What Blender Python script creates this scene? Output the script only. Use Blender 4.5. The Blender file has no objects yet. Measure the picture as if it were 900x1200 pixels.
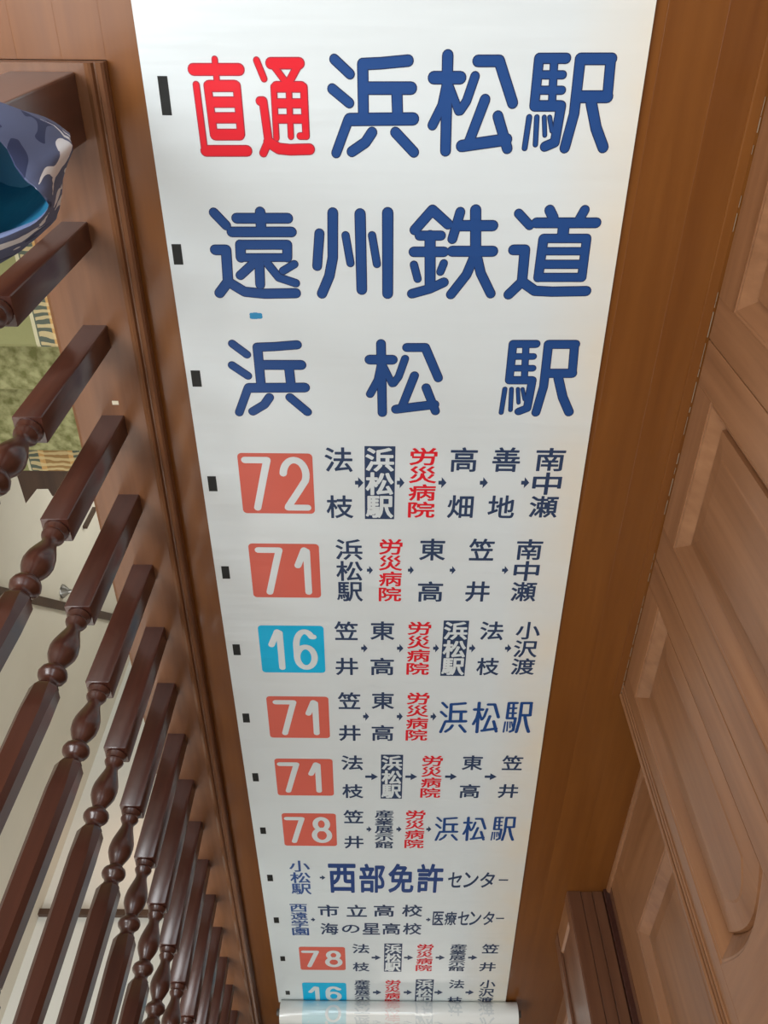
import bpy, bmesh, math, random, json
from mathutils import Vector, Matrix
random.seed(7)
SC = bpy.context.scene
COL = SC.collection
H = 1.45

# ------------------------------------------------------------ camera, world, lights, exposure
cam_d = bpy.data.cameras.new('camera'); cam = bpy.data.objects.new('camera', cam_d); COL.objects.link(cam)
F = 979.92
cam_d.sensor_fit = 'VERTICAL'; cam_d.sensor_height = 24.0; cam_d.lens = 24.0*F/1200.0
cam_d.clip_start = 0.02; cam_d.clip_end = 60
R = ((0.9999606, 0.0076885, -0.0044377), (0.0088465, -0.8214945, 0.5701477), (0.0007381, -0.5701645, -0.8215302))
# rows of R: image right, image down, forward
cam.matrix_world = Matrix(((R[0][0], -R[1][0], -R[2][0], 0), (R[0][1], -R[1][1], -R[2][1], 0), (R[0][2], -R[1][2], -R[2][2], H), (0, 0, 0, 1)))
SC.camera = cam
SC.view_settings.view_transform = 'Standard'; SC.view_settings.look = 'None'
SC.view_settings.gamma = 1.0; SC.view_settings.use_curve_mapping = False
SC.view_settings.exposure = -0.24
w = bpy.data.worlds.new('world'); SC.world = w; w.use_nodes = True
w.node_tree.nodes['Background'].inputs[0].default_value = (0.75, 0.87, 1.0, 1)
w.node_tree.nodes['Background'].inputs[1].default_value = 1.0

def area(name, loc, target, sx, sy, power, color):
    l = bpy.data.lights.new(name, 'AREA'); l.shape = 'RECTANGLE'; l.size = sx; l.size_y = sy; l.energy = power; l.color = color
    o = bpy.data.objects.new(name, l); COL.objects.link(o); o.location = loc
    o.rotation_euler = (Vector(target)-Vector(loc)).to_track_quat('-Z', 'Y').to_euler()
    return o
area('landing_window_light', (-0.30, 1.38, 1.55), (-0.30, -0.8, 0.2), 1.5, 1.05, 20, (0.86, 0.94, 1.0))
area('left_window_light', (-1.44, 0.45, 1.35), (-0.6, 0.05, 0), 0.9, 1.0, 40, (0.95, 0.98, 1.0))
area('landing_ceiling_light', (-1.0, -0.10, 2.42), (-1.0, -0.10, 0), 0.9, 1.0, 20, (0.95, 0.98, 1.0))
area('hall_panel_fill', (0.05, 0.75, 2.42), (0.05, 0.75, 0), 0.8, 0.6, 13, (1.0, 0.95, 0.86))  # unseen lamp, added so the right-hand panel mouldings catch light
area('stairwell_fill', (-1.02, -2.3, 2.42), (-1.02, -2.3, 0), 0.8, 2.0, 27, (1.0, 0.97, 0.92))  # no known fixture; added to fill the stairwell and give the curb sheen
area('far_hall_light', (0.40, -7.9, 2.40), (0.40, -7.4, 0), 0.8, 0.8, 12, (1.0, 0.95, 0.88))
area('warm_glow_fill', (-1.1, -3.25, -0.90), (-1.15, -3.57, -0.85), 0.12, 0.12, 0.45, (1.0, 0.55, 0.30))  # small unseen lamp added for a warm glow on the end wall
area('lower_wall_fill', (-0.62, -2.0, -2.2), (-1.5, -2.2, -1.6), 0.9, 0.9, 17, (0.98, 1.0, 0.95))  # added fill to brighten the lower stairwell wall, no window there
area('stair_end_fill', (-0.75, -2.5, 1.3), (-1.1, -3.57, 0.1), 0.5, 0.8, 16, (0.93, 1.0, 1.0))  # unseen fill added to whiten the stair end wall, no window behind it

# ------------------------------------------------------------ helpers
def tag(o, label=None, cat=None, group=None, kind=None):
    if label: o['label'] = label
    if cat: o['category'] = cat
    if group: o['group'] = group
    if kind: o['kind'] = kind
    return o
def empty(name, loc=(0, 0, 0)):
    o = bpy.data.objects.new(name, None); COL.objects.link(o); o.location = loc; o.empty_display_size = 0.05
    return o
def link(name, me, parent=None, loc=None):
    o = bpy.data.objects.new(name, me); COL.objects.link(o)
    if parent is not None:
        o.parent = parent
        p = Vector((0, 0, 0)); q = parent
        while q is not None: p += q.location; q = q.parent
        o.location = (Vector(loc) if loc is not None else Vector((0, 0, 0))) - p
    elif loc is not None: o.location = loc
    return o
class MB:
    def __init__(s): s.v = []; s.f = []; s.m = []; s.flat = False
    def add(s, v, f, mi=0):
        n = len(s.v); s.v += [tuple(p) for p in v]; s.f += [tuple(i+n for i in q) for q in f]; s.m += [mi]*len(f)
    def box(s, x0, x1, y0, y1, z0, z1, mi=0):
        s.add([(x, y, z) for x in (x0, x1) for y in (y0, y1) for z in (z0, z1)],
              [(0, 1, 3, 2), (4, 6, 7, 5), (0, 4, 5, 1), (2, 3, 7, 6), (0, 2, 6, 4), (1, 5, 7, 3)], mi)
    def prism(s, poly, axis, a, b, mi=0):
        "poly in the two other axes; extruded along axis from a to b"
        def P(p, t):
            return {0: (t, p[0], p[1]), 1: (p[0], t, p[1]), 2: (p[0], p[1], t)}[axis]
        n = len(poly)
        s.add([P(p, a) for p in poly]+[P(p, b) for p in poly],
              [tuple(range(n)), tuple(range(2*n-1, n-1, -1))]+[(i, (i+1) % n, n+(i+1) % n, n+i) for i in range(n)], mi)
    def rings(s, rings, closed=True, cap=(True, True), mi=0):
        n = len(rings[0]); v = [p for r in rings for p in r]; f = []
        for k in range(len(rings)-1):
            for i in range(n if closed else n-1):
                j = (i+1) % n
                f.append((k*n+i, k*n+j, (k+1)*n+j, (k+1)*n+i))
        if cap[0]: f.append(tuple(reversed(range(n))))
        if cap[1]: f.append(tuple((len(rings)-1)*n+i for i in range(n)))
        s.add(v, f, mi)
    def tube(s, pts, r, n=10):
        rs = []
        for i, p in enumerate(pts):
            p = Vector(p); a = Vector(pts[max(i-1, 0)]); b = Vector(pts[min(i+1, len(pts)-1)])
            d = (b-a).normalized(); u = d.orthogonal().normalized() if abs(d.x) > .9 else d.cross(Vector((1, 0, 0))).normalized(); w_ = d.cross(u)
            rs.append([p+u*math.cos(t)*r+w_*math.sin(t)*r for t in [2*math.pi*k/n for k in range(n)]])
        s.rings(rs)
    def build(s, name, mats, parent=None, smooth=False, bevel=0, loc=None):
        me = bpy.data.meshes.new(name)
        o0 = Vector(loc) if loc is not None else Vector((0, 0, 0))
        me.from_pydata([tuple(Vector(p)-o0) for p in s.v], [], s.f)
        mats = mats if isinstance(mats, (list, tuple)) else [mats]
        for m in mats: me.materials.append(m)
        if len(mats) > 1:
            for p, mi in zip(me.polygons, s.m): p.material_index = mi
        bm = bmesh.new(); bm.from_mesh(me); (bmesh.ops.recalc_face_normals(bm, faces=bm.faces) if not s.flat else [f.normal_flip() for f in bm.faces if f.normal.z < 0])
        if bevel:
            es = [e for e in bm.edges if len(e.link_faces) == 2 and e.calc_face_angle(0) > 0.5]
            bmesh.ops.bevel(bm, geom=es, offset=bevel, segments=2, affect='EDGES', profile=0.6, clamp_overlap=True)
        bm.to_mesh(me); bm.free()
        if smooth:
            me.polygons.foreach_set('use_smooth', [True]*len(me.polygons))
            try: me.set_sharp_from_angle(angle=math.radians(38))
            except Exception: pass
        o = link(name, me, parent, loc)
        return o

# ------------------------------------------------------------ materials
def mat(name, color, rough=0.5, spec=0.5, **k):
    m = bpy.data.materials.new(name); m.use_nodes = True
    b = m.node_tree.nodes['Principled BSDF']
    b.inputs['Base Color'].default_value = (*color, 1); b.inputs['Roughness'].default_value = rough
    b.inputs['Specular IOR Level'].default_value = spec
    for a, v in k.items(): b.inputs[a.replace('_', ' ')].default_value = v
    return m
def wood(name, c1, c2, rough, spec=0.5, axis=1, coat=0.0, scale=1.0, bump=0.06, crough=0.12):
    m = mat(name, c1, rough, spec); nt = m.node_tree; b = nt.nodes['Principled BSDF']
    N = nt.nodes.new; L = nt.links.new
    tc = N('ShaderNodeTexCoord'); mp = N('ShaderNodeMapping'); L(tc.outputs['Object'], mp.inputs[0])
    s = [22*scale]*3; s[axis] = 1.3*scale; mp.inputs['Scale'].default_value = s
    oi = N('ShaderNodeObjectInfo'); ad = N('ShaderNodeVectorMath'); ad.operation = 'ADD'
    mu = N('ShaderNodeMath'); mu.operation = 'MULTIPLY'; mu.inputs[1].default_value = 37.0
    L(oi.outputs['Random'], mu.inputs[0]); L(mp.outputs[0], ad.inputs[0]); L(mu.outputs[0], ad.inputs[1])
    n1 = N('ShaderNodeTexNoise'); n1.inputs['Scale'].default_value = 1.0; n1.inputs['Detail'].default_value = 5; n1.inputs['Distortion'].default_value = .8
    L(ad.outputs[0], n1.inputs['Vector'])
    n2 = N('ShaderNodeTexNoise'); n2.inputs['Scale'].default_value = 5.0; n2.inputs['Detail'].default_value = 4
    L(ad.outputs[0], n2.inputs['Vector'])
    mx = N('ShaderNodeMix'); mx.data_type = 'FLOAT'; mx.inputs[0].default_value = .35
    L(n1.outputs['Fac'], mx.inputs[2]); L(n2.outputs['Fac'], mx.inputs[3])
    cr = N('ShaderNodeValToRGB'); cr.color_ramp.elements[0].position = .32; cr.color_ramp.elements[1].position = .68
    cr.color_ramp.elements[0].color = (*c1, 1); cr.color_ramp.elements[1].color = (*c2, 1)
    L(mx.outputs[0], cr.inputs[0]); L(cr.outputs[0], b.inputs['Base Color'])
    bp = N('ShaderNodeBump'); bp.inputs['Strength'].default_value = bump; bp.inputs['Distance'].default_value = .004
    L(n2.outputs['Fac'], bp.inputs['Height']); L(bp.outputs[0], b.inputs['Normal'])
    b.inputs['Coat Weight'].default_value = coat; b.inputs['Coat Roughness'].default_value = crough
    return m
def plain(name, c1, c2, rough, scale=3.0, bump=0.0, spec=.5):
    m = mat(name, c1, rough, spec); nt = m.node_tree; b = nt.nodes['Principled BSDF']; N = nt.nodes.new; L = nt.links.new
    tc = N('ShaderNodeTexCoord'); n = N('ShaderNodeTexNoise'); n.inputs['Scale'].default_value = scale; n.inputs['Detail'].default_value = 6
    L(tc.outputs['Object'], n.inputs['Vector']); cr = N('ShaderNodeValToRGB')
    cr.color_ramp.elements[0].position = .35; cr.color_ramp.elements[1].position = .65
    cr.color_ramp.elements[0].color = (*c1, 1); cr.color_ramp.elements[1].color = (*c2, 1)
    L(n.outputs['Fac'], cr.inputs[0]); L(cr.outputs[0], b.inputs['Base Color'])
    if bump:
        bp = N('ShaderNodeBump'); bp.inputs['Strength'].default_value = bump; bp.inputs['Distance'].default_value = .01
        L(n.outputs['Fac'], bp.inputs['Height']); L(bp.outputs[0], b.inputs['Normal'])
    return m
M_floor = wood('polished_floor_wood', (.130, .040, .006), (.185, .064, .011), .34, .35, 1, 0.12, .6, .03, .10)
M_curb = wood('curb_wood', (.125, .050, .020), (.20, .085, .036), .40, .4, 1, .15, .8, .05, .2)
M_curbx = wood('curb_wood_across', (.125, .050, .020), (.20, .085, .036), .40, .4, 0, .15, .8, .05, .2)
M_bal = wood('mahogany', (.040, .012, .008), (.074, .023, .014), .30, .5, 2, .5, .8, .03, .18)
M_panel = wood('panel_wood', (.18, .074, .028), (.32, .148, .066), .38, .5, 2, .25, .5, .04, .22)
M_panely = wood('panel_wood_across', (.18, .074, .028), (.32, .148, .066), .38, .5, 1, .25, .5, .04, .22)
M_jamb = wood('jamb_wood', (.115, .045, .022), (.19, .082, .040), .36, .5, 2, .3, .6, .04, .2)
M_white = plain('plaster', (.66, .65, .60), (.70, .69, .645), .85, 2.0, .02)
M_cream = plain('cream_plaster', (.66, .61, .52), (.71, .665, .575), .85, 2.0, .02)
M_ceil = plain('ceiling_paint', (.74, .74, .72), (.78, .78, .76), .9, 2.0)
M_dark = wood('dark_trim_wood', (.045, .022, .014), (.075, .038, .022), .45, .5, 1)
M_metal = mat('metal', (.35, .34, .32), .35, Metallic=1.0)

def sheet_mat(name, color, yellow=None):
    ink = name.startswith('ink_') and name != 'ink_paper'
    m = mat(name, color, .40 if ink else .32, .18 if ink else .45); nt = m.node_tree; b = nt.nodes['Principled BSDF']; N = nt.nodes.new; L = nt.links.new
    tc = N('ShaderNodeTexCoord')
    mp = N('ShaderNodeMapping'); mp.inputs['Scale'].default_value = (.9, 9, 1); L(tc.outputs['Object'], mp.inputs[0])
    n = N('ShaderNodeTexNoise'); n.inputs['Scale'].default_value = 1.6; n.inputs['Detail'].default_value = 3; L(mp.outputs[0], n.inputs['Vector'])
    bp = N('ShaderNodeBump'); bp.inputs['Strength'].default_value = .5; bp.inputs['Distance'].default_value = .008
    L(n.outputs['Fac'], bp.inputs['Height']); L(bp.outputs[0], b.inputs['Normal'])
    if yellow:
        sx = N('ShaderNodeSeparateXYZ'); L(tc.outputs['Object'], sx.inputs[0])
        mr = N('ShaderNodeMapRange'); mr.inputs[1].default_value = .27; mr.inputs[2].default_value = .43; L(sx.outputs[0], mr.inputs[0])
        n2 = N('ShaderNodeTexNoise'); n2.inputs['Scale'].default_value = 6; n2.inputs['Detail'].default_value = 4; L(tc.outputs['Object'], n2.inputs['Vector'])
        ml = N('ShaderNodeMath'); ml.operation = 'MULTIPLY'; L(mr.outputs[0], ml.inputs[0]); L(n2.outputs['Fac'], ml.inputs[1])
        ml2 = N('ShaderNodeMath'); ml2.operation = 'MULTIPLY'; ml2.inputs[1].default_value = 1.5; ml2.use_clamp = True; L(ml.outputs[0], ml2.inputs[0])
        mx = N('ShaderNodeMix'); mx.data_type = 'RGBA'; mx.inputs[6].default_value = (*color, 1); mx.inputs[7].default_value = (*yellow, 1)
        L(ml2.outputs[0], mx.inputs[0]); L(mx.outputs[2], b.inputs['Base Color'])
    b.inputs['Coat Weight'].default_value = .08 if ink else .3; b.inputs['Coat Roughness'].default_value = .15
    return m
M_sheet = sheet_mat('vinyl_sheet', (.625, .68, .69), (.72, .655, .53))
INK = {k: sheet_mat('ink_'+k, c) for k, c in dict(
    navy=(.016, .062, .215), navyedge=(.014, .028, .085), red=(.66, .014, .026), rededge=(.36, .03, .05), ink=(.028, .050, .110), bold=(.022, .055, .19),
    blue=(.040, .090, .26), coral=(.60, .120, .085), cyan=(.006, .42, .70), paper=(.625, .68, .69), black=(.016, .017, .016), blot=(.03, .25, .48)).items()}

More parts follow.
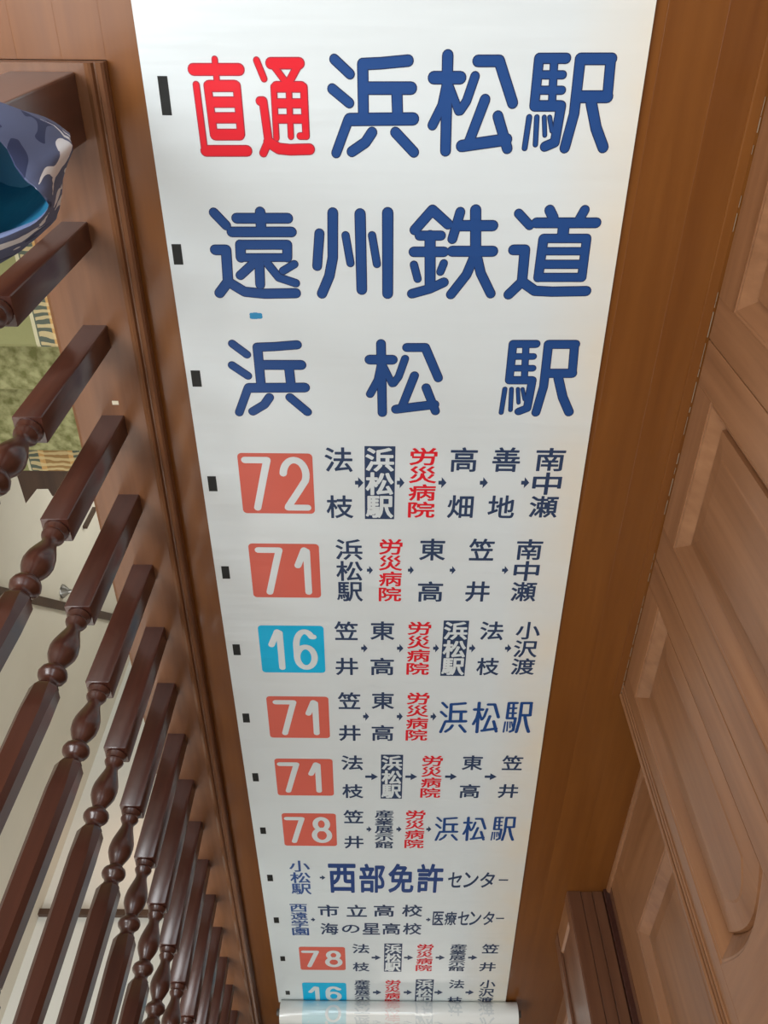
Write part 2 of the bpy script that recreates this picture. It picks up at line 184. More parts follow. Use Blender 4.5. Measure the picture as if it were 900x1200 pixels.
# printed rows of the banner: strokes, plates, characters with their place and size in metres on the sheet
DATA = r'''[[[["S","red",[[0.0087,[-0.2983,-0.1764],[-0.2282,-0.1758]],[0.0048,[-0.2639,-0.1622],[-0.2639,-0.1902]],[0.0063,[-0.2789,-0.1983],[-0.2768,-0.2687]],[0.0063,[-0.2338,-0.1979],[-0.233,-0.2683]],[0.0084,[-0.2763,-0.1991],[-0.2365,-0.1987]],[0.008,[-0.2748,-0.2219],[-0.2369,-0.2216]],[0.0081,[-0.2751,-0.2445],[-0.2376,-0.2441]],[0.0086,[-0.2746,-0.2691],[-0.2358,-0.2688]],[0.0054,[-0.2965,-0.1976],[-0.2942,-0.2936]],[0.0087,[-0.2924,-0.2936],[-0.226,-0.293]]]],["S","red",[[0.0052,[-0.2001,-0.1632],[-0.1906,-0.1881]],[0.0083,[-0.1786,-0.1669],[-0.135,-0.1665]],[0.0061,[-0.135,-0.1665],[-0.1512,-0.1913]],[0.0053,[-0.1733,-0.1719],[-0.1583,-0.1913]],[0.008,[-0.172,-0.1994],[-0.1331,-0.1991]],[0.0071,[-0.1727,-0.2227],[-0.1333,-0.2224]],[0.0068,[-0.1732,-0.2452],[-0.1335,-0.2449]],[0.0049,[-0.1764,-0.1994],[-0.1769,-0.2734]],[0.0049,[-0.153,-0.1992],[-0.1535,-0.271]],[0.0058,[-0.1296,-0.199],[-0.1292,-0.27]],[0.0055,[-0.1292,-0.27],[-0.1388,-0.2701]],[0.0067,[-0.1992,-0.2197],[-0.1943,-0.2196],[-0.1897,-0.2798]],[0.0064,[-0.191,-0.2799],[-0.1996,-0.2962]],[0.0087,[-0.1897,-0.2798],[-0.1742,-0.2891],[-0.1559,-0.2907],[-0.1246,-0.2896]]]],["S","navy",[[0.0074,[-0.0812,-0.1607],[-0.0576,-0.1807]],[0.0076,[-0.0854,-0.2014],[-0.0592,-0.2213]],[0.0083,[-0.0378,-0.1669],[-0.0095,-0.1655],[0.0318,-0.1617]],[0.0084,[-0.0378,-0.1669],[-0.037,-0.2449]],[0.0093,[-0.0358,-0.2002],[0.0371,-0.1996]],[0.0085,[0.0151,-0.2018],[0.0171,-0.2424]],[0.0095,[-0.0587,-0.2451],[0.0414,-0.2434]],[0.0077,[-0.0609,-0.2451],[-0.0816,-0.2952]],[0.0082,[-0.0235,-0.2636],[-0.034,-0.2785],[-0.0562,-0.2928]],[0.0082,[0.0138,-0.2633],[0.0442,-0.2928]]]],["S","navy",[[0.0092,[0.0719,-0.1847],[0.1128,-0.1844]],[0.0085,[0.0919,-0.1543],[0.0952,-0.2903]],[0.0076,[0.0929,-0.1912],[0.0869,-0.2234],[0.0725,-0.2523]],[0.0067,[0.0957,-0.1952],[0.1129,-0.2313]],[0.0071,[0.1354,-0.1822],[0.1245,-0.217],[0.1155,-0.2305]],[0.0083,[0.1383,-0.1612],[0.1709,-0.1609],[0.1969,-0.2192]],[0.0081,[0.1533,-0.2147],[0.1328,-0.275]],[0.0092,[0.1209,-0.2827],[0.1919,-0.2723]],[0.0082,[0.1753,-0.2382],[0.1946,-0.286]]]],["S","navy",[[0.0075,[0.2314,-0.157],[0.2312,-0.223]],[0.0074,[0.2314,-0.157],[0.2726,-0.1566]],[0.0061,[0.2339,-0.1794],[0.2703,-0.1791]],[0.0062,[0.2341,-0.2008],[0.2717,-0.2005]],[0.008,[0.2321,-0.223],[0.2723,-0.2226]],[0.0062,[0.2546,-0.1587],[0.2586,-0.2199]],[0.0077,[0.2732,-0.2226],[0.27,-0.2759],[0.2548,-0.2824]],[0.0045,[0.225,-0.2394],[0.2225,-0.2849]],[0.0041,[0.2371,-0.2393],[0.2393,-0.2796]],[0.0036,[0.2488,-0.2392],[0.2528,-0.2655]],[0.0036,[0.2573,-0.2391],[0.2634,-0.2591]],[0.0083,[0.2943,-0.1572],[0.342,-0.1568]],[0.0081,[0.2943,-0.1572],[0.2953,-0.2339],[0.2871,-0.2843]],[0.0079,[0.3407,-0.1569],[0.3438,-0.2083]],[0.0089,[0.2995,-0.2095],[0.3439,-0.2091]],[0.0086,[0.3198,-0.2174],[0.333,-0.2543],[0.3488,-0.2829]]]],["M",[-0.3477,-0.2136,0.0154,0.0556]]],[["S","navy",[[0.0082,[-0.29,-0.391],[-0.2715,-0.412]],[0.0087,[-0.2525,-0.4],[-0.1659,-0.3992]],[0.0087,[-0.2118,-0.3893],[-0.2123,-0.4153]],[0.0087,[-0.2629,-0.4229],[-0.1609,-0.422]],[0.0083,[-0.2503,-0.4446],[-0.1695,-0.4438]],[0.0088,[-0.2503,-0.4446],[-0.2513,-0.4667]],[0.0084,[-0.1695,-0.4438],[-0.1707,-0.466]],[0.0074,[-0.2523,-0.4667],[-0.1698,-0.466]],[0.008,[-0.2283,-0.475],[-0.2552,-0.4984]],[0.0085,[-0.2198,-0.4739],[-0.2214,-0.5145]],[0.0075,[-0.2061,-0.4763],[-0.1878,-0.5014],[-0.1583,-0.5113]],[0.007,[-0.1796,-0.4896],[-0.159,-0.4773]],[0.009,[-0.2944,-0.4538],[-0.2757,-0.4536],[-0.2778,-0.5099],[-0.295,-0.5307]],[0.0091,[-0.2778,-0.5099],[-0.2502,-0.5277],[-0.2151,-0.531],[-0.1593,-0.5295]]]],["S","navy",[[0.0083,[-0.1134,-0.424],[-0.1194,-0.4805]],[0.0089,[-0.0897,-0.3896],[-0.0917,-0.4653],[-0.0986,-0.498],[-0.1127,-0.5301]],[0.0069,[-0.0688,-0.4269],[-0.0612,-0.4749]],[0.0093,[-0.0437,-0.3911],[-0.0418,-0.5221]],[0.0069,[-0.0236,-0.4265],[-0.0151,-0.476]],[0.0094,[0.0028,-0.3888],[0.0042,-0.529]]]],["S","navy",[[0.0087,[0.0491,-0.4168],[0.0778,-0.3835],[0.1053,-0.4067]],[0.0083,[0.0576,-0.4263],[0.0941,-0.4259]],[0.0089,[0.0487,-0.4541],[0.1003,-0.4536]],[0.0094,[0.0756,-0.4261],[0.0791,-0.5158]],[0.007,[0.0493,-0.4764],[0.0566,-0.5017]],[0.007,[0.1013,-0.4735],[0.096,-0.4886]],[0.0086,[0.0473,-0.5286],[0.0783,-0.5195],[0.1029,-0.5074]],[0.0082,[0.1248,-0.3863],[0.1139,-0.4316]],[0.0092,[0.1504,-0.3829],[0.1555,-0.4556]],[0.0092,[0.1199,-0.409],[0.1812,-0.4084]],[0.0093,[0.115,-0.4525],[0.1847,-0.4519]],[0.0085,[0.1555,-0.4556],[0.1422,-0.4932],[0.1166,-0.5295]],[0.0085,[0.1572,-0.458],[0.1669,-0.4905],[0.1873,-0.5273]]]],["S","navy",[[0.0077,[0.2231,-0.3878],[0.2438,-0.4074]],[0.0086,[0.2745,-0.3818],[0.2823,-0.3943]],[0.0081,[0.3332,-0.3812],[0.3271,-0.3953]],[0.0087,[0.2544,-0.403],[0.3555,-0.4021]],[0.0097,[0.3016,-0.4059],[0.3021,-0.425]],[0.0084,[0.2696,-0.4301],[0.2684,-0.4971]],[0.0079,[0.3436,-0.4295],[0.3449,-0.4964]],[0.0078,[0.2695,-0.4292],[0.3435,-0.4285]],[0.0069,[0.2682,-0.4511],[0.3432,-0.4504]],[0.0079,[0.2688,-0.4739],[0.344,-0.4732]],[0.008,[0.2684,-0.4971],[0.3449,-0.4964]],[0.009,[0.2203,-0.4491],[0.2399,-0.4489],[0.2407,-0.5051],[0.2193,-0.5285]],[0.0091,[0.2407,-0.5051],[0.2651,-0.5213],[0.2956,-0.5226],[0.3559,-0.521]]]],["M",[-0.3609,-0.4624,0.0163,0.0356]]],[["N","navy","浜",[-0.2175,-0.6982,0.1568,0.163]],["N","navy","松",[0.0368,-0.6957,0.1485,0.1628]],["N","navy","駅",[0.2924,-0.6932,0.1498,0.1625]],["M",[-0.3567,-0.6982,0.0178,0.0337]]],[["P","coral",[-0.2193,-0.9343,0.1509,0.1471]],["D","7",[-0.2579,-0.9349,0.0597,0.1315]],["D","2",[-0.1816,-0.9341,0.0614,0.1315]],["G","ink","法",[-0.0912,-0.8746,0.0561,0.0579]],["G","ink","枝",[-0.0912,-0.9896,0.0561,0.0579]],["A",[-0.0501,-0.9292,0.0175,0.0271]],["B",[-0.008,-0.9312,0.0595,0.1728]],["G","paper","浜",[-0.008,-0.8736,0.0577,0.0559]],["G","paper","松",[-0.008,-0.9312,0.0577,0.0559]],["G","paper","駅",[-0.008,-0.9888,0.0577,0.0559]],["A",[0.0349,-0.9283,0.0158,0.027]],["G","red","労",[0.0795,-0.8655,0.056,0.041]],["G","red","災",[0.0795,-0.9087,0.056,0.041]],["G","red","病",[0.0795,-0.9519,0.056,0.041]],["G","red","院",[0.0795,-0.9951,0.056,0.041]],["A",[0.1206,-0.9274,0.0166,0.027]],["G","ink","高",[0.1609,-0.872,0.0542,0.0578]],["G","ink","畑",[0.1609,-0.9868,0.0542,0.0578]],["A",[0.2055,-0.9266,0.0166,0.027]],["G","ink","善",[0.2465,-0.8711,0.0559,0.0578]],["G","ink","地",[0.2465,-0.9859,0.0559,0.0578]],["A",[0.2902,-0.9257,0.0166,0.027]],["G","ink","南",[0.3348,-0.8701,0.0594,0.0546]],["G","ink","中",[0.3348,-0.9276,0.0594,0.0546]],["G","ink","瀬",[0.3348,-0.9851,0.0594,0.0546]],["M",[-0.3519,-0.9351,0.0176,0.0366]]],[["P","coral",[-0.2154,-1.1636,0.1529,0.1522]],["D","7",[-0.2484,-1.1642,0.0604,0.1342]],["D","1",[-0.1767,-1.1634,0.0359,0.1341]],["G","ink","浜",[-0.0738,-1.102,0.0584,0.0566]],["G","ink","松",[-0.0738,-1.1615,0.0584,0.0566]],["G","ink","駅",[-0.0738,-1.221,0.0584,0.0566]],["A",[-0.0286,-1.1585,0.0132,0.0241]],["G","red","労",[0.0166,-1.0935,0.0509,0.0424]],["G","red","災",[0.0166,-1.1381,0.0509,0.0424]],["G","red","病",[0.0166,-1.1827,0.0509,0.0424]],["G","red","院",[0.0166,-1.2273,0.0509,0.0424]],["A",[0.0618,-1.1575,0.0132,0.0241]],["G","ink","東",[0.107,-1.1001,0.0565,0.0597]],["G","ink","高",[0.107,-1.2187,0.0565,0.0597]],["A",[0.1541,-1.1565,0.0132,0.0241]],["G","ink","笠",[0.2134,-1.0989,0.0546,0.0597]],["G","ink","井",[0.2134,-1.2175,0.0546,0.0597]],["A",[0.2699,-1.1552,0.0141,0.0241]],["G","ink","南",[0.3169,-1.0977,0.0564,0.0564]],["G","ink","中",[0.3169,-1.1571,0.0564,0.0564]],["G","ink","瀬",[0.3169,-1.2165,0.0564,0.0564]],["M",[-0.3481,-1.1688,0.017,0.0352]]],[["P","cyan",[-0.2134,-1.4018,0.153,0.1531]],["D","1",[-0.2509,-1.4025,0.0365,0.1323]],["D","6",[-0.182,-1.4017,0.0608,0.1323]],["G","ink","笠",[-0.0847,-1.3398,0.0546,0.0586]],["G","ink","井",[-0.0847,-1.4562,0.0546,0.0586]],["A",[-0.0422,-1.3954,0.0152,0.0278]],["G","ink","東",[0.0003,-1.3388,0.0566,0.0586]],["G","ink","高",[0.0003,-1.4552,0.0566,0.0586]],["A",[0.0427,-1.3944,0.0152,0.0277]],["G","red","労",[0.0862,-1.3304,0.0546,0.0415]],["G","red","災",[0.0862,-1.3742,0.0546,0.0415]],["G","red","病",[0.0862,-1.4178,0.0546,0.0415]],["G","red","院",[0.0862,-1.4615,0.0546,0.0415]],["A",[0.1276,-1.3933,0.0141,0.0277]],["B",[0.171,-1.395,0.0566,0.1747]],["G","paper","浜",[0.171,-1.3368,0.0549,0.0565]],["G","paper","松",[0.171,-1.395,0.0549,0.0565]],["G","paper","駅",[0.171,-1.4532,0.0549,0.0565]],["A",[0.2135,-1.3923,0.0151,0.0277]],["G","ink","法",[0.2549,-1.3359,0.0545,0.0585]],["G","ink","枝",[0.2549,-1.4521,0.0545,0.0585]],["A",[0.2983,-1.3913,0.0151,0.0277]],["G","ink","小",[0.3396,-1.3347,0.0565,0.0553]],["G","ink","沢",[0.3396,-1.3929,0.0565,0.0553]],["G","ink","渡",[0.3396,-1.4511,0.0565,0.0553]],["M",[-0.3457,-1.4039,0.0172,0.0349]]],[["P","coral",[-0.2101,-1.6386,0.1547,0.154]],["D","7",[-0.2426,-1.6394,0.0595,0.1303]],["D","1",[-0.1755,-1.6385,0.0335,0.1302]],["G","ink","笠",[-0.0814,-1.5751,0.0562,0.0605]],["G","ink","井",[-0.0814,-1.6953,0.0562,0.0605]],["A",[-0.0392,-1.6325,0.0151,0.0317]],["G","ink","東",[0.0029,-1.5741,0.0562,0.0605]],["G","ink","高",[0.0029,-1.6941,0.0562,0.0605]],["A",[0.0461,-1.6314,0.0151,0.0317]],["G","red","労",[0.0904,-1.5653,0.0561,0.0429]],["G","red","災",[0.0904,-1.6104,0.0561,0.0429]],["G","red","病",[0.0904,-1.6556,0.0561,0.0429]],["G","red","院",[0.0904,-1.7007,0.0561,0.0429]],["A",[0.1314,-1.6304,0.0151,0.0316]],["N","navy","浜",[0.1823,-1.6338,0.0745,0.1236]],["N","navy","松",[0.2643,-1.6328,0.0712,0.1235]],["N","navy","駅",[0.3452,-1.6318,0.0733,0.1235]],["M",[-0.3436,-1.642,0.0173,0.0334]]],[["P","coral",[-0.206,-1.8756,0.1542,0.1545]],["D","7",[-0.2475,-1.8765,0.0599,0.1277]],["D","1",[-0.1784,-1.8756,0.0345,0.1276]],["G","ink","法",[-0.0771,-1.8129,0.0575,0.0601]],["G","ink","枝",[-0.0771,-1.9323,0.0575,0.0601]],["A",[-0.0254,-1.8699,0.0345,0.0287]],["B",[0.0286,-1.8711,0.0563,0.1793]],["G","paper","浜",[0.0286,-1.8113,0.0546,0.058]],["G","paper","松",[0.0286,-1.8711,0.0546,0.058]],["G","paper","駅",[0.0286,-1.9309,0.0546,0.058]],["A",[0.0815,-1.8685,0.0322,0.0287]],["G","red","労",[0.1355,-1.8025,0.0551,0.0426]],["G","red","災",[0.1355,-1.8473,0.0551,0.0426]],["G","red","病",[0.1355,-1.8921,0.0551,0.0426]],["G","red","院",[0.1355,-1.9369,0.0551,0.0426]],["A",[0.1883,-1.867,0.0321,0.0286]],["G","ink","東",[0.2422,-1.8088,0.0551,0.06]],["G","ink","高",[0.2422,-1.9278,0.0551,0.06]],["A",[0.295,-1.8656,0.0321,0.0286]],["G","ink","笠",[0.3477,-1.8074,0.055,0.0599]],["G","ink","井",[0.3477,-1.9264,0.055,0.0599]],["M",[-0.3385,-1.8768,0.0161,0.0342]]],[["P","coral",[-0.2022,-2.1093,0.1524,0.1532]],["D","7",[-0.2437,-2.1104,0.0585,0.123]],["D","8",[-0.1681,-2.1093,0.0585,0.123]],["G","ink","笠",[-0.0767,-2.0458,0.056,0.0607]],["G","ink","井",[-0.0767,-2.1662,0.056,0.0607]],["A",[-0.0328,-2.1035,0.0146,0.0282]],["G","ink","産",[0.0098,-2.0324,0.0535,0.0344]],["G","ink","業",[0.0098,-2.0686,0.0535,0.0344]],["G","ink","展",[0.0098,-2.1048,0.0535,0.0344]],["G","ink","示",[0.0098,-2.141,0.0535,0.0344]],["G","ink","館",[0.0098,-2.1772,0.0535,0.0344]],["A",[0.0523,-2.1023,0.0146,0.0281]],["G","red","労",[0.0974,-2.0358,0.056,0.043]],["G","red","災",[0.0974,-2.081,0.056,0.043]],["G","red","病",[0.0974,-2.1262,0.056,0.043]],["G","red","院",[0.0974,-2.1714,0.056,0.043]],["A",[0.1375,-2.1011,0.0146,0.0281]],["N","navy","浜",[0.1885,-2.0992,0.0705,0.1204]],["N","navy","松",[0.2674,-2.0981,0.0692,0.1203]],["N","navy","駅",[0.35,-2.0969,0.0704,0.1203]],["M",[-0.336,-2.1149,0.0159,0.0303]]],[["G","blue","小",[-0.2408,-2.2886,0.0619,0.0571]],["G","blue","松",[-0.2408,-2.3487,0.0619,0.0571]],["G","blue","駅",[-0.2408,-2.4088,0.0619,0.0571]],["A",[-0.1738,-2.347,0.0168,0.0248]],["G","bold","西",[-0.1147,-2.3508,0.0825,0.1533]],["G","bold","部",[-0.0244,-2.3494,0.0773,0.1532]],["G","bold","免",[0.0632,-2.3481,0.0773,0.1532]],["G","bold","許",[0.1507,-2.3468,0.0798,0.1531]],["G","ink","セ",[0.2258,-2.3538,0.0413,0.0813]],["G","ink","ン",[0.2748,-2.353,0.0438,0.0813]],["G","ink","タ",[0.3238,-2.3523,0.0438,0.0813]],["G","ink","ー",[0.3727,-2.3512,0.0283,0.009]],["M",[-0.3326,-2.3516,0.0168,0.0338]]],[["G","blue","西",[-0.2551,-2.5141,0.0543,0.0439]],["G","blue","遠",[-0.2551,-2.5603,0.0543,0.0439]],["G","blue","学",[-0.2551,-2.6065,0.0543,0.0439]],["G","blue","園",[-0.2551,-2.6527,0.0543,0.0439]],["A",[-0.2117,-2.5809,0.0136,0.025]],["G","ink","市",[-0.1613,-2.5286,0.0657,0.0683]],["G","ink","立",[-0.0728,-2.5272,0.0644,0.0683]],["G","ink","高",[0.013,-2.5259,0.0643,0.0682]],["G","ink","校",[0.1014,-2.5245,0.0643,0.0682]],["G","ink","海",[-0.1617,-2.6346,0.0576,0.0689]],["G","ink","の",[-0.0931,-2.6334,0.0576,0.0485]],["G","ink","星",[-0.0273,-2.6325,0.0576,0.0689]],["G","ink","高",[0.0371,-2.6315,0.0576,0.0689]],["G","ink","校",[0.1043,-2.6304,0.0603,0.0688]],["A",[0.1543,-2.5752,0.0149,0.0249]],["G","ink","医",[0.1851,-2.5676,0.0351,0.0794]],["G","ink","療",[0.2243,-2.567,0.0378,0.0794]],["G","ink","セ",[0.2648,-2.5664,0.0351,0.0794]],["G","ink","ン",[0.3026,-2.5658,0.0365,0.0794]],["G","ink","タ",[0.3445,-2.5651,0.0351,0.0793]],["G","ink","ー",[0.3809,-2.5642,0.0256,0.0099]],["M",[-0.3287,-2.5865,0.0163,0.0325]]],[["P","coral",[-0.19,-2.8203,0.1526,0.1489]],["D","7",[-0.23,-2.8218,0.0599,0.1076]],["D","8",[-0.153,-2.8205,0.0585,0.1076]],["G","ink","法",[-0.0617,-2.7546,0.0569,0.059]],["G","ink","枝",[-0.0617,-2.8716,0.0569,0.059]],["A",[-0.0104,-2.8108,0.0313,0.033]],["B",[0.0451,-2.8114,0.0569,0.1759]],["G","paper","浜",[0.0451,-2.7528,0.0552,0.0569]],["G","paper","松",[0.0451,-2.8114,0.0552,0.0569]],["G","paper","駅",[0.0451,-2.87,0.0552,0.0569]],["A",[0.0977,-2.809,0.0313,0.033]],["G","red","労",[0.1503,-2.7438,0.0554,0.0418]],["G","red","災",[0.1503,-2.7877,0.0554,0.0418]],["G","red","病",[0.1503,-2.8317,0.0554,0.0418]],["G","red","院",[0.1503,-2.8756,0.0554,0.0418]],["A",[0.2029,-2.8073,0.0313,0.0329]],["G","ink","産",[0.2597,-2.7377,0.0554,0.0334]],["G","ink","業",[0.2597,-2.7728,0.0554,0.0334]],["G","ink","展",[0.2597,-2.8079,0.0554,0.0334]],["G","ink","示",[0.2597,-2.843,0.0554,0.0334]],["G","ink","館",[0.2597,-2.8781,0.0554,0.0334]],["A",[0.3109,-2.8055,0.0312,0.0329]],["G","ink","笠",[0.3648,-2.7478,0.0554,0.0588]],["G","ink","井",[0.3648,-2.8646,0.0554,0.0588]],["M",[-0.3233,-2.8228,0.0157,0.0304]]],[["P","cyan",[-0.1906,-3.0557,0.1525,0.1484]],["D","1",[-0.228,-3.0572,0.0389,0.1031]],["D","6",[-0.1592,-3.0561,0.0598,0.103]],["G","ink","産",[-0.0591,-2.9765,0.0552,0.0339]],["G","ink","業",[-0.0591,-3.0122,0.0552,0.0339]],["G","ink","展",[-0.0591,-3.0478,0.0552,0.0339]],["G","ink","示",[-0.0591,-3.0834,0.0552,0.0339]],["G","ink","館",[-0.0591,-3.1191,0.0552,0.0339]],["A",[-0.0069,-3.0455,0.0298,0.0362]],["G","red","労",[0.0468,-2.9792,0.0537,0.0423]],["G","red","災",[0.0468,-3.0237,0.0537,0.0423]],["G","red","病",[0.0468,-3.0683,0.0537,0.0423]],["G","red","院",[0.0468,-3.1128,0.0537,0.0423]],["A",[0.1005,-3.0436,0.0298,0.0362]],["B",[0.1571,-3.0441,0.0596,0.1779]],["G","paper","浜",[0.1571,-2.9848,0.0578,0.0575]],["G","paper","松",[0.1571,-3.0441,0.0578,0.0575]],["G","paper","駅",[0.1571,-3.1034,0.0578,0.0575]],["A",[0.2077,-3.0418,0.0298,0.0362]],["G","ink","法",[0.2673,-2.9832,0.0536,0.0596]],["G","ink","枝",[0.2673,-3.1014,0.0536,0.0596]],["A",[0.3164,-3.04,0.0298,0.0361]],["G","ink","小",[0.3745,-2.9812,0.055,0.0563]],["G","ink","沢",[0.3745,-3.0404,0.055,0.0563]],["G","ink","渡",[0.3745,-3.0996,0.055,0.0563]],["M",[-0.3199,-3.0538,0.0149,0.0273]]]],{"浜":[[0.0498,[0.092,0.938],[0.251,0.808]],[0.0511,[0.064,0.673],[0.24,0.543]],[0.0559,[0.384,0.898],[0.575,0.907],[0.853,0.932]],[0.0565,[0.384,0.898],[0.39,0.39]],[0.0626,[0.398,0.681],[0.888,0.685]],[0.0572,[0.74,0.67],[0.754,0.406]],[0.0639,[0.244,0.388],[0.917,0.399]],[0.0518,[0.229,0.388],[0.09,0.062]],[0.0552,[0.48,0.268],[0.41,0.171],[0.26,0.078]],[0.0552,[0.731,0.27],[0.936,0.078]]],"松":[[0.0642,[0.064,0.744],[0.349,0.745]],[0.0593,[0.204,0.94],[0.227,0.06]],[0.053,[0.211,0.701],[0.169,0.493],[0.068,0.306]],[0.0467,[0.23,0.676],[0.35,0.442]],[0.0495,[0.507,0.76],[0.431,0.534],[0.368,0.447]],[0.0579,[0.527,0.896],[0.755,0.898],[0.936,0.52]],[0.0565,[0.632,0.549],[0.489,0.159]],[0.0642,[0.406,0.109],[0.901,0.176]],[0.0572,[0.785,0.397],[0.92,0.087]]],"駅":[[0.052,[0.124,0.936],[0.122,0.485]],[0.0514,[0.124,0.936],[0.409,0.939]],[0.0423,[0.141,0.783],[0.393,0.785]],[0.043,[0.142,0.637],[0.403,0.639]],[0.0555,[0.128,0.485],[0.407,0.487]],[0.043,[0.285,0.925],[0.312,0.506]],[0.0534,[0.414,0.487],[0.391,0.123],[0.286,0.078]],[0.0312,[0.079,0.372],[0.062,0.061]],[0.0285,[0.163,0.373],[0.178,0.097]],[0.025,[0.244,0.374],[0.272,0.194]],[0.025,[0.303,0.374],[0.346,0.238]],[0.0576,[0.56,0.935],[0.891,0.938]],[0.0562,[0.56,0.935],[0.567,0.41],[0.51,0.065]],[0.0548,[0.882,0.937],[0.904,0.585]],[0.0618,[0.596,0.577],[0.904,0.58]],[0.0597,[0.737,0.523],[0.829,0.27],[0.938,0.075]]]},[-0.2343,-0.5726,0.0216,0.0129]]'''

# ------------------------------------------------------------ the hall floor: separate boards
floor = empty('floor'); tag(floor, kind='structure')
def board(x0, x1, y0, y1, parent=floor):
    b = MB(); g = 0
    b.prism([(x0+g, -.02), (x1-g, -.02), (x1-g, -.00012), (x1-g-.00025, 0), (x0+g+.00025, 0), (x0+g, -.00012)], 1, y0, y1)
    b.build('floor_board', M_floor, parent)
seams = [-.432, -.36, -.27, -.18, -.09, 0, .09, .18, .27, .36, .4165, .5075, .5985, .6895, .78]
for i in range(len(seams)-1):
    board(seams[i], seams[i+1], -8.60, 1.45)
lseam = [-1.50, -1.38, -1.26, -1.14, -1.02, -.90, -.78, -.66, -.5685, -.50, -.432]
for i in range(len(lseam)-1):
    board(lseam[i], lseam[i+1], -.165, 1.45)
sub = MB(); sub.box(-.597, .80, -8.62, 1.48, -.24, -.021); sub.box(-1.5, -.597, -.165, 1.48, -.24, -.021)
sub.build('subfloor', M_dark, floor)

# ------------------------------------------------------------ stair opening: curb, balusters, newel, handrail
bal = empty('balustrade', (-.52, -2.0, 0))
tag(bal, 'dark wooden stair balustrade with turned balusters on a moulded base rail left of the banner', 'balustrade')
prof = [(-.431, 0), (-.431, .006), (-.434, .010), (-.434, .014), (-.4305, .018), (-.4305, .023), (-.434, .028), (-.440, .030), (-.4425, .026), (-.445, .026), (-.4475, .032), (-.452, .034), (-.457, .031), (-.459, .030), (-.590, .030), (-.597, .024), (-.597, -.02), (-.597, -.30), (-.58, -.30), (-.58, 0)]
b = MB(); b.prism(prof, 1, -8.59, -.166)
base_rail = b.build('base_rail', M_curb, bal)
profx = [(-.166+(-.431-x)*-1, z) for x, z in prof]     # the same moulding round the head of the stairs
b = MB(); b.prism([(-.166-(-.431-x), z) for x, z in prof], 0, -1.49, -.598)
b.add([(-.598, -.166, 0)], [])
b.build('base_rail', M_curbx, bal)
b = MB(); b.box(-.598, -.5975, -.33, -.167, -.02, .0295); b.build('mitre_block', M_curb, bal)

def square(h, z, cx=0, cy=0): return [(cx-h, cy-h, z), (cx+h, cy-h, z), (cx+h, cy+h, z), (cx-h, cy+h, z)]
def circ(r, z, n=16, ph=math.pi/16): return [(r*math.cos(2*math.pi*k/n+ph), r*math.sin(2*math.pi*k/n+ph), z) for k in range(n)]
def sqring(h, z, c=.004):   # 16-vertex square with rounded corners, matched to circ(16)
    out = []
    for k in range(16):
        a = 2*math.pi*k/16+math.pi/16; x, y = math.cos(a), math.sin(a)
        m = max(abs(x), abs(y)); x, y = x/m*h, y/m*h
        L = h*1.28
        r = math.hypot(x, y)
        if r > L: x, y = x*L/r, y*L/r
        out.append((x, y, z))
    return out
def baluster_mesh():
    b = MB(); hs = .0222
    sq = lambda z, h=hs: [(sx*h*(1 if j else .93), sy*h*(.93 if j else 1), z) for sx, sy, j in ((1, 1, 1), (1, 1, 0), (-1, 1, 0), (-1, 1, 1), (-1, -1, 1), (-1, -1, 0), (1, -1, 0), (1, -1, 1))]
    b.rings([sq(.030), sq(.373), sq(.3745, .0212)])
    t = [(.0195, .3745), (.0205, .378), (.0175, .384), (.0165, .388), (.0185, .392), (.0165, .397), (.0125, .403), (.0120, .410), (.0140, .418), (.0185, .432), (.0225, .446), (.0240, .458), (.0228, .470), (.0180, .482), (.0135, .491), (.0122, .497), (.0150, .501), (.0215, .507), (.0235, .514), (.0215, .520), (.0160, .525), (.0140, .531), (.0150, .537), (.0185, .5415)]
    b.rings([circ(r, z) for r, z in t])
    oc = lambda h, z, c: [(sx*(h if j else c), sy*(c if j else h), z) for sx, sy, j in ((1, 1, 1), (1, 1, 0), (-1, 1, 0), (-1, 1, 1), (-1, -1, 1), (-1, -1, 0), (1, -1, 0), (1, -1, 1))]
    b.rings([oc(.0165, .5405, .008), oc(.0218, .551, .0105), oc(.0215, .60, .0135), oc(.0195, .80, .012), oc(.0180, .90, .010)])
    b.rings([circ(r, z) for r, z in [(.0165, .90), (.021, .906), (.021, .912), (.0165, .918)]])
    b.rings([sq(.918, .021), sq(1.052)])
    me = b
    return me
bm_ = baluster_mesh()
first = None
k = 0
y = -.403-.0222+.0015
while y > -5.2:
    if first is None:
        first = bm_.build('baluster', M_bal, bal, smooth=True)
        first.location = Vector((-.5205, y, 0))-bal.location
    else:
        o = first.copy(); COL.objects.link(o); o.parent = bal; o.location = Vector((-.5205, y, 0))-bal.location
    y -= .182
# newel post, square with a moulded cap
b = MB(); b.box(-.574, -.474, -.276, -.178, .0302, 1.15)
nw = b.build('newel_post', M_bal, bal, bevel=.003)
b = MB(); b.rings([[(-.524+sx*h, -.227+sy*h, z) for sx, sy in ((1, 1), (-1, 1), (-1, -1), (1, -1))] for h, z in ((.05, 1.15), (.06, 1.158), (.06, 1.172), (.052, 1.18), (.03, 1.195), (.0, 1.202))]); b.build('newel_cap', M_bal, nw)
b = MB(); hr = [(-.03, 0), (.03, 0), (.034, .015), (.030, .034), (.018, .046), (-.018, .046), (-.030, .034), (-.034, .015)]
b.prism([(-.5205+x, .862+.19+z) for x, z in hr], 1, -8.59, -.277); b.build('handrail', M_bal, bal, smooth=True)
b = MB(); b.box(-.5165, -.5045, -.7425, -.7345, .0302, .0306)
st = b.build('paper_scrap', mat('scrap', (.62, .56, .42), .8), bal); tag(st, 'tiny cream scrap of paper stuck on the base rail')

